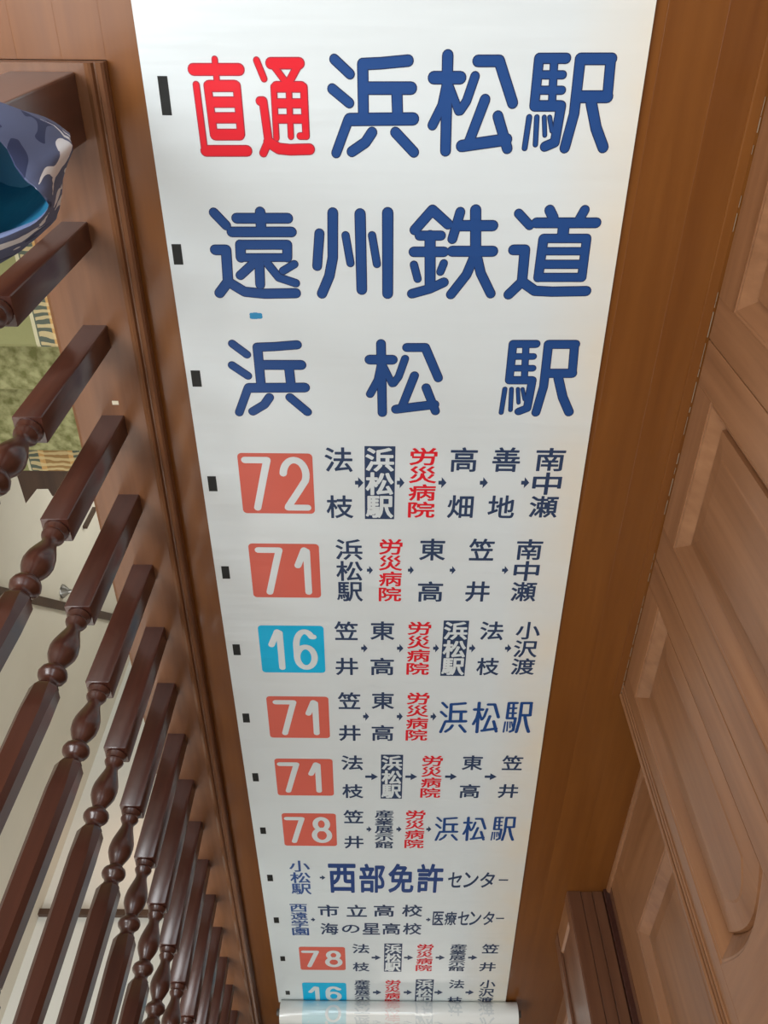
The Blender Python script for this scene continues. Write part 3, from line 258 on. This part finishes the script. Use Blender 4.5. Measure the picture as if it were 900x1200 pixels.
# ------------------------------------------------------------ closet doors along the right side
def inset(A, d):
    y0, y1, z0, z1, up = A
    return arch(y0+d, y1-d, z0+d, z1-d, up)
def arch(y0, y1, z0, z1, up, n=11):
    "outline in (y,z), counter-clockwise seen with y to the right; arched top if up > 0"
    P = [(y0, z0), (y1, z0)]
    if up <= 0: return P+[(y1, z1), (y0, z1)]
    for i in range(n):
        t = i/(n-1); P.append((y1+(y0-y1)*t, z1+up*math.sin(math.pi*t)))
    return P
def raised_panel(X, A, parent):
    "moulding ring + raised field, X is the face of the frame (room is at smaller x)"
    b = MB(); steps = [(0, .001), (.003, .0025), (.006, .0025), (.034, .024), (.036, .028)]
    b.rings([[(X+dx, p[0], p[1]) for p in inset(A, d)] for d, dx in steps], cap=(False, False))
    b.build('panel_moulding', M_panel, parent)
    b = MB(); steps = [(.036, .029), (.038, .0175), (.075, .013), (.079, .0115)]
    rs = [[(X+dx, p[0], p[1]) for p in inset(A, d)] for d, dx in steps]
    b.rings(rs, cap=(False, True)); b.build('panel', M_panel, parent)
def leaf(name, X, ya, yb, sa, sb, zb=.004, zt=2.02, holes=None, th=.042, label=None, up=.035):
    "ya > yb; sa/sb stile widths; holes: list of (z0,z1,arched)"
    d = empty(name, (X, (ya+yb)/2, 0)); tag(d, kind='structure')
    g = .0012
    for (p, q) in ((ya-g, ya-sa), (yb+sb, yb+g)):
        b = MB(); b.box(X, X+th, q, p, zb, zt); b.build('stile', M_panel, d, bevel=.0015)
    y0, y1 = yb+sb, ya-sa
    z = zb
    for i, (h0, h1, ar) in enumerate(holes):
        b = MB()
        if i and holes[i-1][2]:
            a = arch(y0, y1, 0, holes[i-1][1], up)[2:]
            b.prism(a+[(y0, h0), (y1, h0)], 0, X, X+th)
        else: b.box(X, X+th, y0, y1, z, h0)
        b.build('rail', M_panely, d)
        raised_panel(X, (y0, y1, h0, h1, up if ar else 0), d)
        z = h1
    b = MB()
    if holes[-1][2]:
        a = arch(y0, y1, 0, holes[-1][1], up)[2:]
        b.prism(a+[(y0, zt), (y1, zt)], 0, X, X+th)
    else: b.box(X, X+th, y0, y1, z, zt)
    b.build('rail', M_panely, d)
    b = MB(); b.box(X+th-.006, X+th, y0, y1, zb+.01, zt-.01); b.build('door_back', M_panely, d)
    return d
HL = [(.080, .700, True), (.86, 1.90, True)]
leaf('door_1', .595, .41, -.10, .085, .085, holes=HL)
leaf('door_2', .595, -.10, -.61, .085, .080, holes=HL)
leaf('door_3', .595, -.61, -1.12, .090, .085, holes=HL)
leaf('door_4', .595, -1.12, -1.55, .075, .075, holes=HL)
# moulded closing bead along the free edge of the last leaf
b = MB()
for yy, dx, r in ((-1.548, -.002, .006), (-1.532, -.001, .004), (-1.518, -.001, .0035)):
    b.rings([[(.595+dx+r*math.cos(t)*.8, yy+r*math.sin(t), z) for t in [2*math.pi*i/10 for i in range(10)]] for z in (.004, 2.02)])
tb = b.build('trim_1', M_panel, None, smooth=True); tag(tb, kind='structure')
# low floor strip along the closet doors, shaped to stand in for their reflection
b = MB(); b.prism([(.572, 0), (.5725, .0016), (.575, .0022), (.590, .0024), (.5935, .0018), (.645, .0018), (.645, 0)], 1, -1.552, 1.0)
tb = b.build('reflection_strip', M_floor); tag(tb, kind='structure')
b = MB(); yy = 1.0
while yy > -1.545:
    l_ = random.uniform(.008, .05)
    if random.random() < .8: b.box(.5915, .5915+random.uniform(.0004, .0014), yy-l_, yy, .0018, .0036)
    yy -= l_+random.uniform(.001, .012)
o = b.build('dust_line', mat('dust', (.26, .19, .13), .9), tb); o['kind'] = 'stuff'
# side wall of the closet and the recessed door beyond it
b = MB(); b.box(.645, .80, -1.58, 1.45, 0, 2.45); b.box(.632, .645, -1.58, -1.553, 0, 2.45); b.box(.595, .645, -1.60, 1.45, 2.03, 2.45); b.box(.645, .80, -1.60, -1.58, 0, 2.45)
wl = b.build('wall_right', M_jamb); tag(wl, kind='structure')
d5 = leaf('door_5', .700, -1.66, -2.375, .15, .145, holes=[(.225, .90, False), (1.05, 1.88, False)])
b = MB(); b.box(.700, .74, -1.66, -1.60, 0, 2.45); b.box(.736, .80, -2.40, -1.60, 0, 2.45); b.box(.700, .74, -2.42, -2.377, 0, 2.06)
wl = b.build('wall_recess', M_jamb); tag(wl, kind='structure')
b = MB(); b.prism([(.700, 0), (.693, 0), (.693, .006), (.696, .012), (.700, .014)], 1, -2.418, -1.60)
tb = b.build('baseboard_recess', M_panely); tag(tb, kind='structure')
# casing post after the recess
post = empty('trim_3', (.64, -2.56, 0)); tag(post, kind='structure')
b = MB(); b.box(.583, .760, -2.71, -2.426, 0, 2.45); b.build('post_core', M_jamb, post, bevel=.002)
b = MB(); b.box(.577, .615, -2.425, -2.418, 0, 2.40); b.box(.617, .650, -2.425, -2.421, 0, 2.40); b.box(.652, .682, -2.425, -2.418, 0, 2.40); b.build('front_casing', M_jamb, post, bevel=.0012)
b = MB(); b.box(.684, .711, -2.425, -2.405, 0, 2.40); b.build('inner_stop', M_bal, post, bevel=.001)
b = MB(); b.box(.574, .5825, -2.708, -2.66, 0, 2.40); b.box(.574, .5825, -2.47, -2.420, 0, 2.40); b.build('side_casing', M_jamb, post, bevel=.0012)
b = MB(); b.box(.5765, .5825, -2.655, -2.475, 0, .062); b.prism([(.5765, .062), (.5825, .062), (.5825, .070)], 1, -2.655, -2.475); b.build('plinth', M_panely, post)
# wall past the post
b = MB(); b.box(.66, .80, -8.60, -2.712, 0, 2.45); wl = b.build('wall_far_right', M_jamb); tag(wl, kind='structure')
b = MB(); b.prism([(.66, 0), (.648, 0), (.648, .06), (.652, .070), (.66, .072)], 1, -8.60, -2.712); tb = b.build('baseboard_right', M_panely); tag(tb, kind='structure')

# ------------------------------------------------------------ room shell
def wall(name, m, *bx):
    b = MB()
    for q in bx: b.box(*q)
    o = b.build(name, m); tag(o, kind='structure'); return o
wall('ceiling', M_ceil, (-1.62, .82, -8.75, 1.55, 2.45, 2.52))
wall('wall_front', M_cream, (-.597, .80, -8.70, -8.60, -.24, 2.45))
wall('wall_back', M_white, (-1.5, .80, 1.45, 1.55, -.24, .95), (-1.5, -1.15, 1.45, 1.55, .95, 2.1), (.55, .80, 1.45, 1.55, .95, 2.1), (-1.5, .80, 1.45, 1.55, 2.1, 2.45))
wall('wall_left', M_cream, (-1.60, -1.50, -3.67, 0.0, -3.2, 2.45), (-1.60, -1.50, .9, 1.55, -3.2, 2.45), (-1.60, -1.50, 0.0, .9, -3.2, .85), (-1.60, -1.50, 0.0, .9, 1.85, 2.45))
wn = empty('window_2', (-1.55, .45, 1.35)); tag(wn, kind='structure')
b = MB(); b.box(-1.57, -1.53, 0, .9, .85, .89); b.box(-1.57, -1.53, 0, .9, 1.81, 1.85); b.box(-1.57, -1.53, 0, .04, .89, 1.81); b.box(-1.57, -1.53, .86, .9, .89, 1.81); b.box(-1.57, -1.53, .43, .47, .89, 1.81)
b.build('window_frame', M_panel, wn)
wall('wall_stair_end', M_white, (-1.50, -.55, -3.67, -3.57, -3.2, 2.45), (-.598, -.55, -8.65, -3.67, .9, 2.45))
wall('wall_stair_right', M_cream, (-.579, -.56, -3.57, -.20, -3.2, -.241))
wall('wall_stair_back', M_cream, (-1.50, -.58, -.20, -.166, -3.2, -.245))
wall('floor_lower', M_cream, (-1.60, -.50, -3.67, -.16, -3.3, -3.2))
# window behind the photographer
wn = empty('window_1', (-.3, 1.47, 1.5)); tag(wn, kind='structure')
b = MB(); b.box(-1.15, .55, 1.44, 1.50, .95, .99); b.box(-1.15, .55, 1.44, 1.50, 2.06, 2.10); b.box(-1.15, -1.11, 1.44, 1.50, .99, 2.06); b.box(.51, .55, 1.44, 1.50, .99, 2.06); b.box(-.32, -.28, 1.44, 1.50, .99, 2.06)
b.build('window_frame', M_panel, wn)
# trims of the stairwell walls
b = MB(); b.prism([(-2.02, -.97), (-2.02, -.915), (-3.57, -2.41), (-3.57, -2.465)], 0, -1.5, -1.488)
tb = b.build('trim_4', M_dark); tag(tb, kind='structure')
b = MB(); b.box(-1.499, -.62, -3.57, -3.548, -.575, -.548); tb = b.build('trim_5', M_dark); tag(tb, kind='structure')
b = MB(); b.prism([(-2.464, -2.10), (-2.464, -1.93), (-2.448, -1.93), (-2.448, -2.10)], 0, -1.5, -1.480); wb = b.build('trim_6', M_dark); tag(wb, kind='structure')
# small hook on the wall above the skirting
b = MB(); b.rings([[(-1.5+dx, -2.55+r*math.cos(t), -1.55+r*math.sin(t)) for t in [2*math.pi*i/12 for i in range(12)]] for dx, r in ((.0, .034), (.008, .032), (.03, .012), (.045, .009), (.05, .002))])
hk = b.build('wall_hook', M_metal, smooth=True); tag(hk, 'small grey metal cone hook on the cream stairwell wall above the diagonal dark trim', 'hook')

# ------------------------------------------------------------ carpeted stairs below the opening
def carpet(name, ornate):
    m = mat(name, (.2, .2, .08), .95, .1); nt = m.node_tree; b = nt.nodes['Principled BSDF']; N = nt.nodes.new; L = nt.links.new
    tc = N('ShaderNodeTexCoord'); n = N('ShaderNodeTexNoise'); n.inputs['Scale'].default_value = 30; n.inputs['Detail'].default_value = 6
    L(tc.outputs['Object'], n.inputs['Vector']); cr = N('ShaderNodeValToRGB')
    cr.color_ramp.elements[0].position = .36; cr.color_ramp.elements[0].color = (.17, .17, .065, 1)
    cr.color_ramp.elements[1].position = .62; cr.color_ramp.elements[1].color = (.40, .39, .20, 1)
    L(n.outputs['Fac'], cr.inputs[0]); out = cr.outputs[0]
    if ornate:
        sx = N('ShaderNodeSeparateXYZ'); L(tc.outputs['Object'], sx.inputs[0])
        # border bands measured from the right edge (object origin) to the left
        ramp = N('ShaderNodeValToRGB'); ramp.color_ramp.interpolation = 'CONSTANT'
        mr = N('ShaderNodeMapRange'); mr.inputs[1].default_value = -.25; mr.inputs[2].default_value = 0.0; L(sx.outputs[0], mr.inputs[0])
        L(mr.outputs[0], ramp.inputs[0]); e = ramp.color_ramp.elements
        stops = [(0, (.30, .30, .14)), (.10, (.62, .58, .38)), (.14, (.12, .14, .11)), (.30, (.60, .36, .14)), (.38, (.36, .22, .09)), (.74, (.60, .36, .14)), (.81, (.12, .14, .11)), (.92, (.62, .58, .38)), (.96, (.30, .30, .14))]
        e[0].position, e[0].color = stops[0][0], (*stops[0][1], 1); e[1].position, e[1].color = stops[1][0], (*stops[1][1], 1)
        for p_, c_ in stops[2:]:
            q = e.new(p_); q.color = (*c_, 1)
        vo = N('ShaderNodeTexVoronoi'); vo.inputs['Scale'].default_value = 38; L(tc.outputs['Object'], vo.inputs['Vector'])
        wv = N('ShaderNodeTexWave'); wv.wave_type = 'RINGS'; wv.inputs['Scale'].default_value = 14; wv.inputs['Distortion'].default_value = 5; L(tc.outputs['Object'], wv.inputs['Vector'])
        mm = N('ShaderNodeMath'); mm.operation = 'GREATER_THAN'; mm.inputs[1].default_value = .52; L(wv.outputs['Fac'], mm.inputs[0])
        gt = N('ShaderNodeMapRange'); gt.inputs[1].default_value = .15; gt.inputs[2].default_value = .16; L(mr.outputs[0], gt.inputs[0])
        lt = N('ShaderNodeMapRange'); lt.inputs[1].default_value = .93; lt.inputs[2].default_value = .92; L(mr.outputs[0], lt.inputs[0])
        m1 = N('ShaderNodeMath'); m1.operation = 'MULTIPLY'; L(gt.outputs[0], m1.inputs[0]); L(lt.outputs[0], m1.inputs[1])
        m2 = N('ShaderNodeMath'); m2.operation = 'MULTIPLY'; L(m1.outputs[0], m2.inputs[0]); L(mm.outputs[0], m2.inputs[1])
        m3 = N('ShaderNodeMath'); m3.operation = 'MULTIPLY'; m3.inputs[1].default_value = .75; L(m2.outputs[0], m3.inputs[0])
        mx = N('ShaderNodeMix'); mx.data_type = 'RGBA'; mx.inputs[7].default_value = (.70, .56, .30, 1); L(m3.outputs[0], mx.inputs[0]); L(ramp.outputs[0], mx.inputs[6])
        out = mx.outputs[2]
    L(out, b.inputs['Base Color'])
    bp = N('ShaderNodeBump'); bp.inputs['Strength'].default_value = .5; bp.inputs['Distance'].default_value = .01; L(n.outputs['Fac'], bp.inputs['Height']); L(bp.outputs[0], b.inputs['Normal'])
    return m
M_green = carpet('green_carpet', False); M_orn = carpet('ornate_carpet', True)
stair = empty('staircase', (-1.05, -1.0, -1.2)); tag(stair, 'upper flight of carpeted stairs below the balustrade with green treads and ornate edges', 'stairs')
steps = [(-.60, -.30, -.905, -1.488, -.60, 'o'), (-.80, -.90, -1.13, -1.488, -.60, 'g'), (-1.0, -1.12, -1.46, -1.488, -.60, 'g'), (-1.2, -1.45, -1.668, -1.352, -.60, 'o')]
for i, (z, y0, y1, x0, x1, kd) in enumerate(steps):
    b = MB(); b.box(x0, x1, y1+.012, y0, z-.04, z-.012)
    tr = b.build('tread', M_dark, stair)
    b = MB(); b.prism([(y1, z-.035), (y1-.004, z-.018), (y1, z-.004), (y1+.008, z), (y0, z), (y0, z-.0118), (y1+.0118, z-.0118), (y1+.0118, z-.035)], 0, x0, x1)
    ca = b.build('carpet', M_orn if kd == 'o' else M_green, tr, loc=(-.69 if i == 0 else -1.10, y1, z))
    if kd == 'o': tag(ca, 'carpet with ornate orange and cream border bands')
    if i < 3:
        b = MB(); b.box(x0, x1, y1+.02, y1+.035, z-.188, z-.0405); b.build('riser', M_green, stair)
P = [(-1.398, -1.670), (-1.398, -1.705), (-1.395, -1.843), (-1.336, -1.775), (-1.293, -1.774), (-1.284, -1.806), (-1.237, -1.821), (-1.16, -1.72), (-1.16, -1.670)]
b = MB(); b.prism(P, 2, -1.262, -1.242); b.build('stair_stringer', M_dark, stair)
b = MB(); b.box(-1.352, -.60, -1.668, -1.45, -1.262, -1.2402); b.build('soffit', M_dark, stair)

# ------------------------------------------------------------ bag hanging from the newel end of the handrail
def camo():
    m = mat('camo_cloth', (.1, .13, .25), .85, .2); nt = m.node_tree; b = nt.nodes['Principled BSDF']; N = nt.nodes.new; L = nt.links.new
    tc = N('ShaderNodeTexCoord'); mp = N('ShaderNodeMapping'); mp.inputs['Scale'].default_value = (20, 20, 14); L(tc.outputs['Object'], mp.inputs[0])
    n = N('ShaderNodeTexNoise'); n.inputs['Scale'].default_value = 1.7; n.inputs['Detail'].default_value = 1.0; n.inputs['Distortion'].default_value = .6; L(mp.outputs[0], n.inputs['Vector'])
    cr = N('ShaderNodeValToRGB'); cr.color_ramp.interpolation = 'CONSTANT'; e = cr.color_ramp.elements
    e[0].position = 0; e[0].color = (.035, .045, .10, 1); e[1].position = .36; e[1].color = (.095, .115, .20, 1)
    q = e.new(.585); q.color = (.66, .68, .70, 1)
    L(n.outputs['Fac'], cr.inputs[0]); L(cr.outputs[0], b.inputs['Base Color']); return m
bag = empty('cloth_bag', (-.33, -.18, .58))
tag(bag, 'open dark blue cloth bag with white camouflage blotches and light blue lining beside the newel', 'bag')
def crv(cx, cy, rx, ry, z, n=40, rot=-.35, wob=0, ph=0, tip=0):
    out = []
    for k in range(n):
        t = 2*math.pi*k/n
        x = rx*math.copysign(abs(math.cos(t))**.8, math.cos(t)); y_ = ry*math.copysign(abs(math.sin(t))**.8, math.sin(t))
        x += tip*math.exp(-((t if t < math.pi else t-2*math.pi)/.22)**2)
        r = 1+wob*math.sin(5*t+ph)+wob*.6*math.sin(9*t+ph*2)
        x *= r; y_ *= r
        out.append((cx+x*math.cos(rot)-y_*math.sin(rot), cy+x*math.sin(rot)+y_*math.cos(rot), z+wob*.12*math.sin(4*t+ph)))
    return out
def lerp(A, B_, t): return [((a[0]*(1-t)+c[0]*t), (a[1]*(1-t)+c[1]*t)) for a, c in zip(A, B_)]
OUT = [(-.316, -.116), (-.287, -.129), (-.269, -.144), (-.2635, -.1495), (-.273, -.169), (-.281, -.187), (-.285, -.201), (-.297, -.216), (-.350, -.250), (-.405, -.252), (-.445, -.215), (-.452, -.160), (-.420, -.118), (-.365, -.108)]
MOU = [(-.311, -.118), (-.288, -.130), (-.277, -.145), (-.268, -.157), (-.266, -.170), (-.268, -.183), (-.277, -.193), (-.292, -.203), (-.338, -.225), (-.393, -.230), (-.430, -.203), (-.436, -.160), (-.410, -.122), (-.357, -.111)]
INN = [(-.305, -.122), (-.291, -.132), (-.284, -.150), (-.277, -.162), (-.269, -.169), (-.264, -.177), (-.272, -.187), (-.290, -.196), (-.330, -.207), (-.385, -.211), (-.418, -.194), (-.424, -.160), (-.400, -.128), (-.350, -.116)]
def cen(P, c, s): return [(c[0]+(p[0]-c[0])*s, c[1]+(p[1]-c[1])*s) for p in P]
def smooth_ring(P, z, dz=0, sub=3):
    n = len(P); o = []
    for i in range(n):
        p0, p1, p2, p3 = (P[(i+k)%n] for k in (-1, 0, 1, 2))
        for s in range(sub):
            t = s/sub
            f = lambda k: .5*((2*p1[k])+(-p0[k]+p2[k])*t+(2*p0[k]-5*p1[k]+4*p2[k]-p3[k])*t*t+(-p0[k]+3*p1[k]-3*p2[k]+p3[k])*t**3)
            j = i*sub+s
            o.append((f(0), f(1), z+dz*math.sin(j*1.1)+dz*.6*math.sin(j*2.3+1)))
    return o
C0 = (-.355, -.18)
b = MB()
b.rings([smooth_ring(cen(OUT, C0, .42), .56), smooth_ring(cen(OUT, C0, .52), .575), smooth_ring(cen(OUT, C0, .74), .635, .002), smooth_ring(OUT, .70, .003), smooth_ring(lerp(OUT, MOU, .45), .738, .002), smooth_ring(lerp(MOU, INN, -.05), .760, .0015), smooth_ring(lerp(MOU, INN, .35), .772, .001), smooth_ring(lerp(MOU, INN, .8), .776, .001), smooth_ring(INN, .7745, .001), smooth_ring(cen(INN, C0, .985), .770, .001)], cap=(True, False))
b.build('bag_body', camo(), bag, smooth=True)
b = MB()
b.rings([smooth_ring(cen(INN, C0, .985), .770, .001), smooth_ring(lerp(cen(INN, C0, .97), cen(OUT, C0, .80), .5), .73, .002), smooth_ring(cen(OUT, C0, .72), .66, .003), smooth_ring(cen(OUT, C0, .42), .585, .002)], cap=(False, True))
b.build('bag_lining', plain('lining', (.008, .10, .20), (.02, .19, .32), .45, 14, .3), bag, smooth=True)
for y0_, y1_ in ((-.205, -.300), (-.195, -.325)):
    pts = [(-.40, y0_, .768), (-.43, y0_-.03, .83), (-.479, y1_, 1.05), (-.479, y1_, 1.094), (-.490, y1_, 1.1045), (-.551, y1_, 1.1045), (-.563, y1_, 1.094), (-.563, y1_, 1.02)]
    P2 = []
    for i in range(len(pts)-1):
        for s in range(6):
            t = s/6; P2.append([pts[i][j]*(1-t)+pts[i+1][j]*t for j in range(3)])
    P2.append(pts[-1]); b = MB(); b.tube(P2, .005, 8)
    b.build('bag_strap', INK['navy'], bag, smooth=True)

# ------------------------------------------------------------ the long roll banner
ban = empty('roll_banner', (0.03, -1.5, .004))
tag(ban, 'long white bus destination roll banner with blue and red lettering spread along the wooden floor', 'banner')
ZT = .0062
xl = lambda y: -.3795-.0079*(y+.086)*1.0+(.0 if y > -1.5 else 0)
xr = lambda y: .396-(y+.08)*.0125 if y > -1.512 else .4139-(y+1.512)*.0209
b = MB()
ys = [.22-.12*i for i in range(28)]+[-3.122]
top = [[(xl(y), y, ZT), (xl(y)*.5+xr(y)*.5, y, ZT), (xr(y), y, ZT)] for y in ys]
bot = [[(p[0], p[1], ZT-.0008) for p in r] for r in top]
b.rings([[*t, *reversed(u)] for t, u in zip(top, bot)])
b.build('banner_sheet', M_sheet, ban)

TICK = [0]
def seg(b, p, q, r, z, n=7, mi=0):
    TICK[0] = (TICK[0]+1) % 60; z = z+TICK[0]*5e-6
    dx, dy = q[0]-p[0], q[1]-p[1]; a = math.atan2(dy, dx)
    v = [(q[0]+r*math.cos(a-math.pi/2+math.pi*i/n), q[1]+r*math.sin(a-math.pi/2+math.pi*i/n), z) for i in range(n+1)]
    v += [(p[0]+r*math.cos(a+math.pi/2+math.pi*i/n), p[1]+r*math.sin(a+math.pi/2+math.pi*i/n), z) for i in range(n+1)]
    b.add(v, [tuple(range(len(v)))], mi)
def rrect(b, X, Y, W_, H_, r, z):
    v = []
    for sx, sy, a0 in ((1, 1, 0), (-1, 1, 1), (-1, -1, 2), (1, -1, 3)):
        for i in range(6):
            a = math.pi/2*(a0+i/5); v.append((X+sx*(W_/2-r)+r*math.cos(a), Y+sy*(H_/2-r)+r*math.sin(a), z))
    b.add(v, [tuple(range(24))])
GC = {}
def glyph(ch):
    if ch in GC: return GC[ch]
    cu = bpy.data.curves.new('t', 'FONT'); cu.body = ch; cu.resolution_u = 3; cu.fill_mode = 'BOTH'
    o = bpy.data.objects.new('t', cu); COL.objects.link(o)
    me = bpy.data.meshes.new_from_object(o)
    V = [(v.co.x, v.co.y) for v in me.vertices]; Fc = [tuple(p.vertices) for p in me.polygons]
    cnt = {}
    for p in me.polygons:
        for e in p.edge_keys: cnt[e] = cnt.get(e, 0)+1
    # weld coincident vertices to find the true outline
    key = {}; mp = []
    for i, p in enumerate(V):
        k_ = (round(p[0], 5), round(p[1], 5)); mp.append(key.setdefault(k_, i))
    c2 = {}
    for p in me.polygons:
        for a_, b_ in p.edge_keys:
            e = tuple(sorted((mp[a_], mp[b_])))
            if e[0] != e[1]: c2[e] = c2.get(e, 0)+1
    E_ = [e for e, n_ in c2.items() if n_ == 1]
    bpy.data.objects.remove(o); bpy.data.curves.remove(cu); bpy.data.meshes.remove(me)
    xs = [p[0] for p in V]; ys_ = [p[1] for p in V]
    GC[ch] = (V, Fc, E_, (min(xs), max(xs), min(ys_), max(ys_))); return GC[ch]
def put_glyph(b, ch, bx, z, bold=.016):
    V, Fc, E_, (x0, x1, y0, y1) = glyph(ch)
    X, Y, W_, H_ = bx
    if ch == 'ー': bold = .012
    x0 -= bold; x1 += bold; y0 -= bold; y1 += bold
    if ch == 'ー': sx = W_/(x1-x0); sy = sx*1.7
    else: sx, sy = W_/(x1-x0), H_/(y1-y0)
    cx_, cy_ = (x0+x1)/2, (y0+y1)/2
    T = lambda p: (X+(p[0]-cx_)*sx, Y+(p[1]-cy_)*sy, z)
    b.add([T(p) for p in V], Fc)
    for a_, c_ in E_:
        p, q = V[a_], V[c_]
        dx, dy = q[0]-p[0], q[1]-p[1]; an = math.atan2(dy, dx)
        v = [T((q[0]+bold*math.cos(an+t), q[1]+bold*math.sin(an+t))) for t in (-1.57, -.52, .52, 1.57)]
        v += [T((p[0]+bold*math.cos(an+t), p[1]+bold*math.sin(an+t))) for t in (1.57, 2.62, 3.67, 4.71)]
        TICK[0] = (TICK[0]+1) % 60; dz = TICK[0]*4e-6+2e-6
        b.add([(p_[0], p_[1], p_[2]+dz) for p_ in v], [tuple(range(8))])
def digit_strokes(ch):
    A = lambda cx, cy, rx, ry, a0, a1, n=14: [(cx+rx*math.cos(math.radians(a0+(a1-a0)*i/n)), cy+ry*math.sin(math.radians(a0+(a1-a0)*i/n))) for i in range(n+1)]
    return {'7': [[(0, 1), (1, 1), (.82, .72), (.38, 0)]], '1': [[(0, .64), (.75, 1), (1, .96)], [(1, .97), (1, 0)]],
            '2': [A(.5, .70, .5, .30, 175, -25)+[(.55, .30), (.14, .03), (.12, 0)], [(.12, 0), (1, 0)]],
            '6': [[(.95, .86)]+A(.5, .62, .46, .38, 40, 180)+A(.5, .29, .46, .29, 180, 540, 24)],
            '8': [A(.5, .76, .40, .24, 0, 360, 22), A(.5, .27, .5, .27, 0, 360, 24)]}[ch]
def item_mesh(it, plate_w=.1):
    "mesh, part name, material names of one printed item"
    z0 = ZT+.0004; z1 = z0+.0004; b = MB(); k_ = it[0]
    if k_ in 'SN':
        if k_ == 'S': st_ = it[2]
        else:
            X, Y, W_, H_ = it[3]
            st_ = [[s[0]*W_]+[[X+(p[0]-.5)*W_, Y+(p[1]-.5)*H_] for p in s[1:]] for s in NORM[it[2]]]
        big = k_ == 'S' or it[3][2] > .09
        for s in st_:
            for i in range(1, len(s)-1):
                if big: seg(b, s[i], s[i+1], s[0]+.0004, z0, mi=1)
                seg(b, s[i], s[i+1], s[0]-.0011 if big else s[0], z1)
        return b, 'character', [it[1], it[1]+'edge'] if big else [it[1]]
    if k_ == 'G':
        c = it[1]; put_glyph(b, it[2], it[3], z1 if c == 'paper' else z0, {'bold': .026, 'red': .020, 'paper': .030}.get(c, .017))
        return b, 'white_character' if c == 'paper' else 'character', [c]
    if k_ == 'P': rrect(b, *it[2], .009, z0); return b, 'number_plate', [it[1]]
    if k_ == 'D':
        X, Y, W_, H_ = it[2]; t = plate_w*.050
        for s in digit_strokes(it[1]):
            P_ = [(X-W_/2+t+p[0]*(W_-2*t), Y-H_/2+t+p[1]*(H_-2*t)) for p in s]
            for i in range(len(P_)-1): seg(b, P_[i], P_[i+1], t, z1)
        return b, 'digit', ['paper']
    X, Y, W_, H_ = it[1]
    if k_ == 'B': rrect(b, X, Y, W_*1.04, H_*1.03, .001, z0); return b, 'station_plate', ['ink']
    if k_ == 'A':
        hd = min(W_*.62, H_*.62); xt = X+W_/2; xh = xt-hd; s = H_*.17
        b.add([(X-W_/2, Y-s, z0), (xh, Y-s, z0), (xh, Y-H_/2, z0), (xt, Y, z0), (xh, Y+H_/2, z0), (xh, Y+s, z0), (X-W_/2, Y+s, z0)], [(0, 1, 5, 6), (1, 2, 3), (1, 3, 5), (5, 3, 4)])
        return b, 'arrow', ['ink']
    b.box(X-W_/2, X+W_/2, Y-H_/2, Y+H_/2, ZT+.0001, z0)
    return b, 'index_mark', ['black']
ROWS, NORM, BLOT = json.loads(DATA)
YMIN = -3.126+.020
for r in ROWS:
    pw = next((it[2][2] for it in r if it[0] == 'P'), .1); last = {}
    for it in r:
        b, nm, ms = item_mesh(it, pw)
        b.flat = nm != 'index_mark'
        par = last.get('number_plate', ban) if nm == 'digit' else last.get('station_plate', ban) if nm == 'white_character' else ban
        last[nm] = b.build(nm, [INK[m] for m in ms], par)
        if nm == 'number_plate': last[nm]['label'] = 'light blue route number plate' if ms[0] == 'cyan' else 'coral red route number plate'
        if ms[0] == 'red': last[nm]['label'] = 'red printed character'
        if nm == 'station_plate': last[nm]['label'] = 'dark blue upright plate with white characters'
b = MB()
for i in range(14):
    X = BLOT[0]+random.uniform(-.35, .35)*BLOT[2]; Y = BLOT[1]+random.uniform(-.25, .25)*BLOT[3]
    rrect(b, X, Y, BLOT[2]*.5, BLOT[3]*.5, BLOT[3]*.22, ZT+.0003+i*.00001)
b.build('ink_blot', INK['blot'], ban)

# the part still rolled up: a tube of sheet round a core
RR, YC = .038, -3.126
roll = MB(); n = 96; x0, x1 = -.347, .487
ring = lambda x, r: [(x, YC+r*math.cos(2*math.pi*k/n), .0005+RR+r*math.sin(2*math.pi*k/n)) for k in range(n)]
roll.rings([ring(x0, .012), ring(x0, RR-.002), ring(x0+.001, RR), ring(x1-.001, RR), ring(x1, RR-.002), ring(x1, .012)], cap=(False, False))
M_roll = mat('rolled_vinyl', (.84, .87, .85), .12, .6, Coat_Weight=.8, Coat_Roughness=.06)
rl = roll.build('banner_roll', M_roll, ban, smooth=True)
b = MB(); b.rings([ring(x0-.012, .012), ring(x1+.012, .012)]); b.build('roller_core', mat('core', (.10, .09, .08), .5), rl, smooth=True)
# print of the last row showing through the rolled layer
Y0 = -3.095
GM = {k_: mat('ghost_'+k_, c, .12, .6, Coat_Weight=.8, Coat_Roughness=.06) for k_, c in dict(ink=(.68, .73, .74), red=(.82, .72, .70), cyan=(.58, .80, .85), paper=(.82, .85, .84), black=(.84, .87, .85)).items()}
g = MB(); gm = list(GM)
for it in ROWS[-1]:
    if it[0] == 'M': continue
    b, nm, ms = item_mesh(it, .1)
    if it[0] in 'PB':      # cut into strips so that it bends with the roll
        X, Y, W_, H_ = it[2] if it[0] == 'P' else it[1]
        b = MB(); b.add([(X+sx*W_/2, Y-H_/2+H_*k_/20, ZT+.0004) for k_ in range(21) for sx in (-1, 1)], [(2*k_, 2*k_+1, 2*k_+3, 2*k_+2) for k_ in range(20)])
    lift = .0005 if ms[0] == 'paper' else .0002
    for x, y, z in b.v: pass
    V = [(x, YC+(RR+lift+(z-ZT)*.2)*math.cos(a), .0005+RR+(RR+lift+(z-ZT)*.2)*math.sin(a)) for x, y, z in b.v for a in [math.radians(2)+(y-Y0)/RR*.9]]
    g.add(V, b.f, gm.index(ms[0]))
o = g.build('showing_print', [GM[q] for q in gm], rl); o['kind'] = 'stuff'
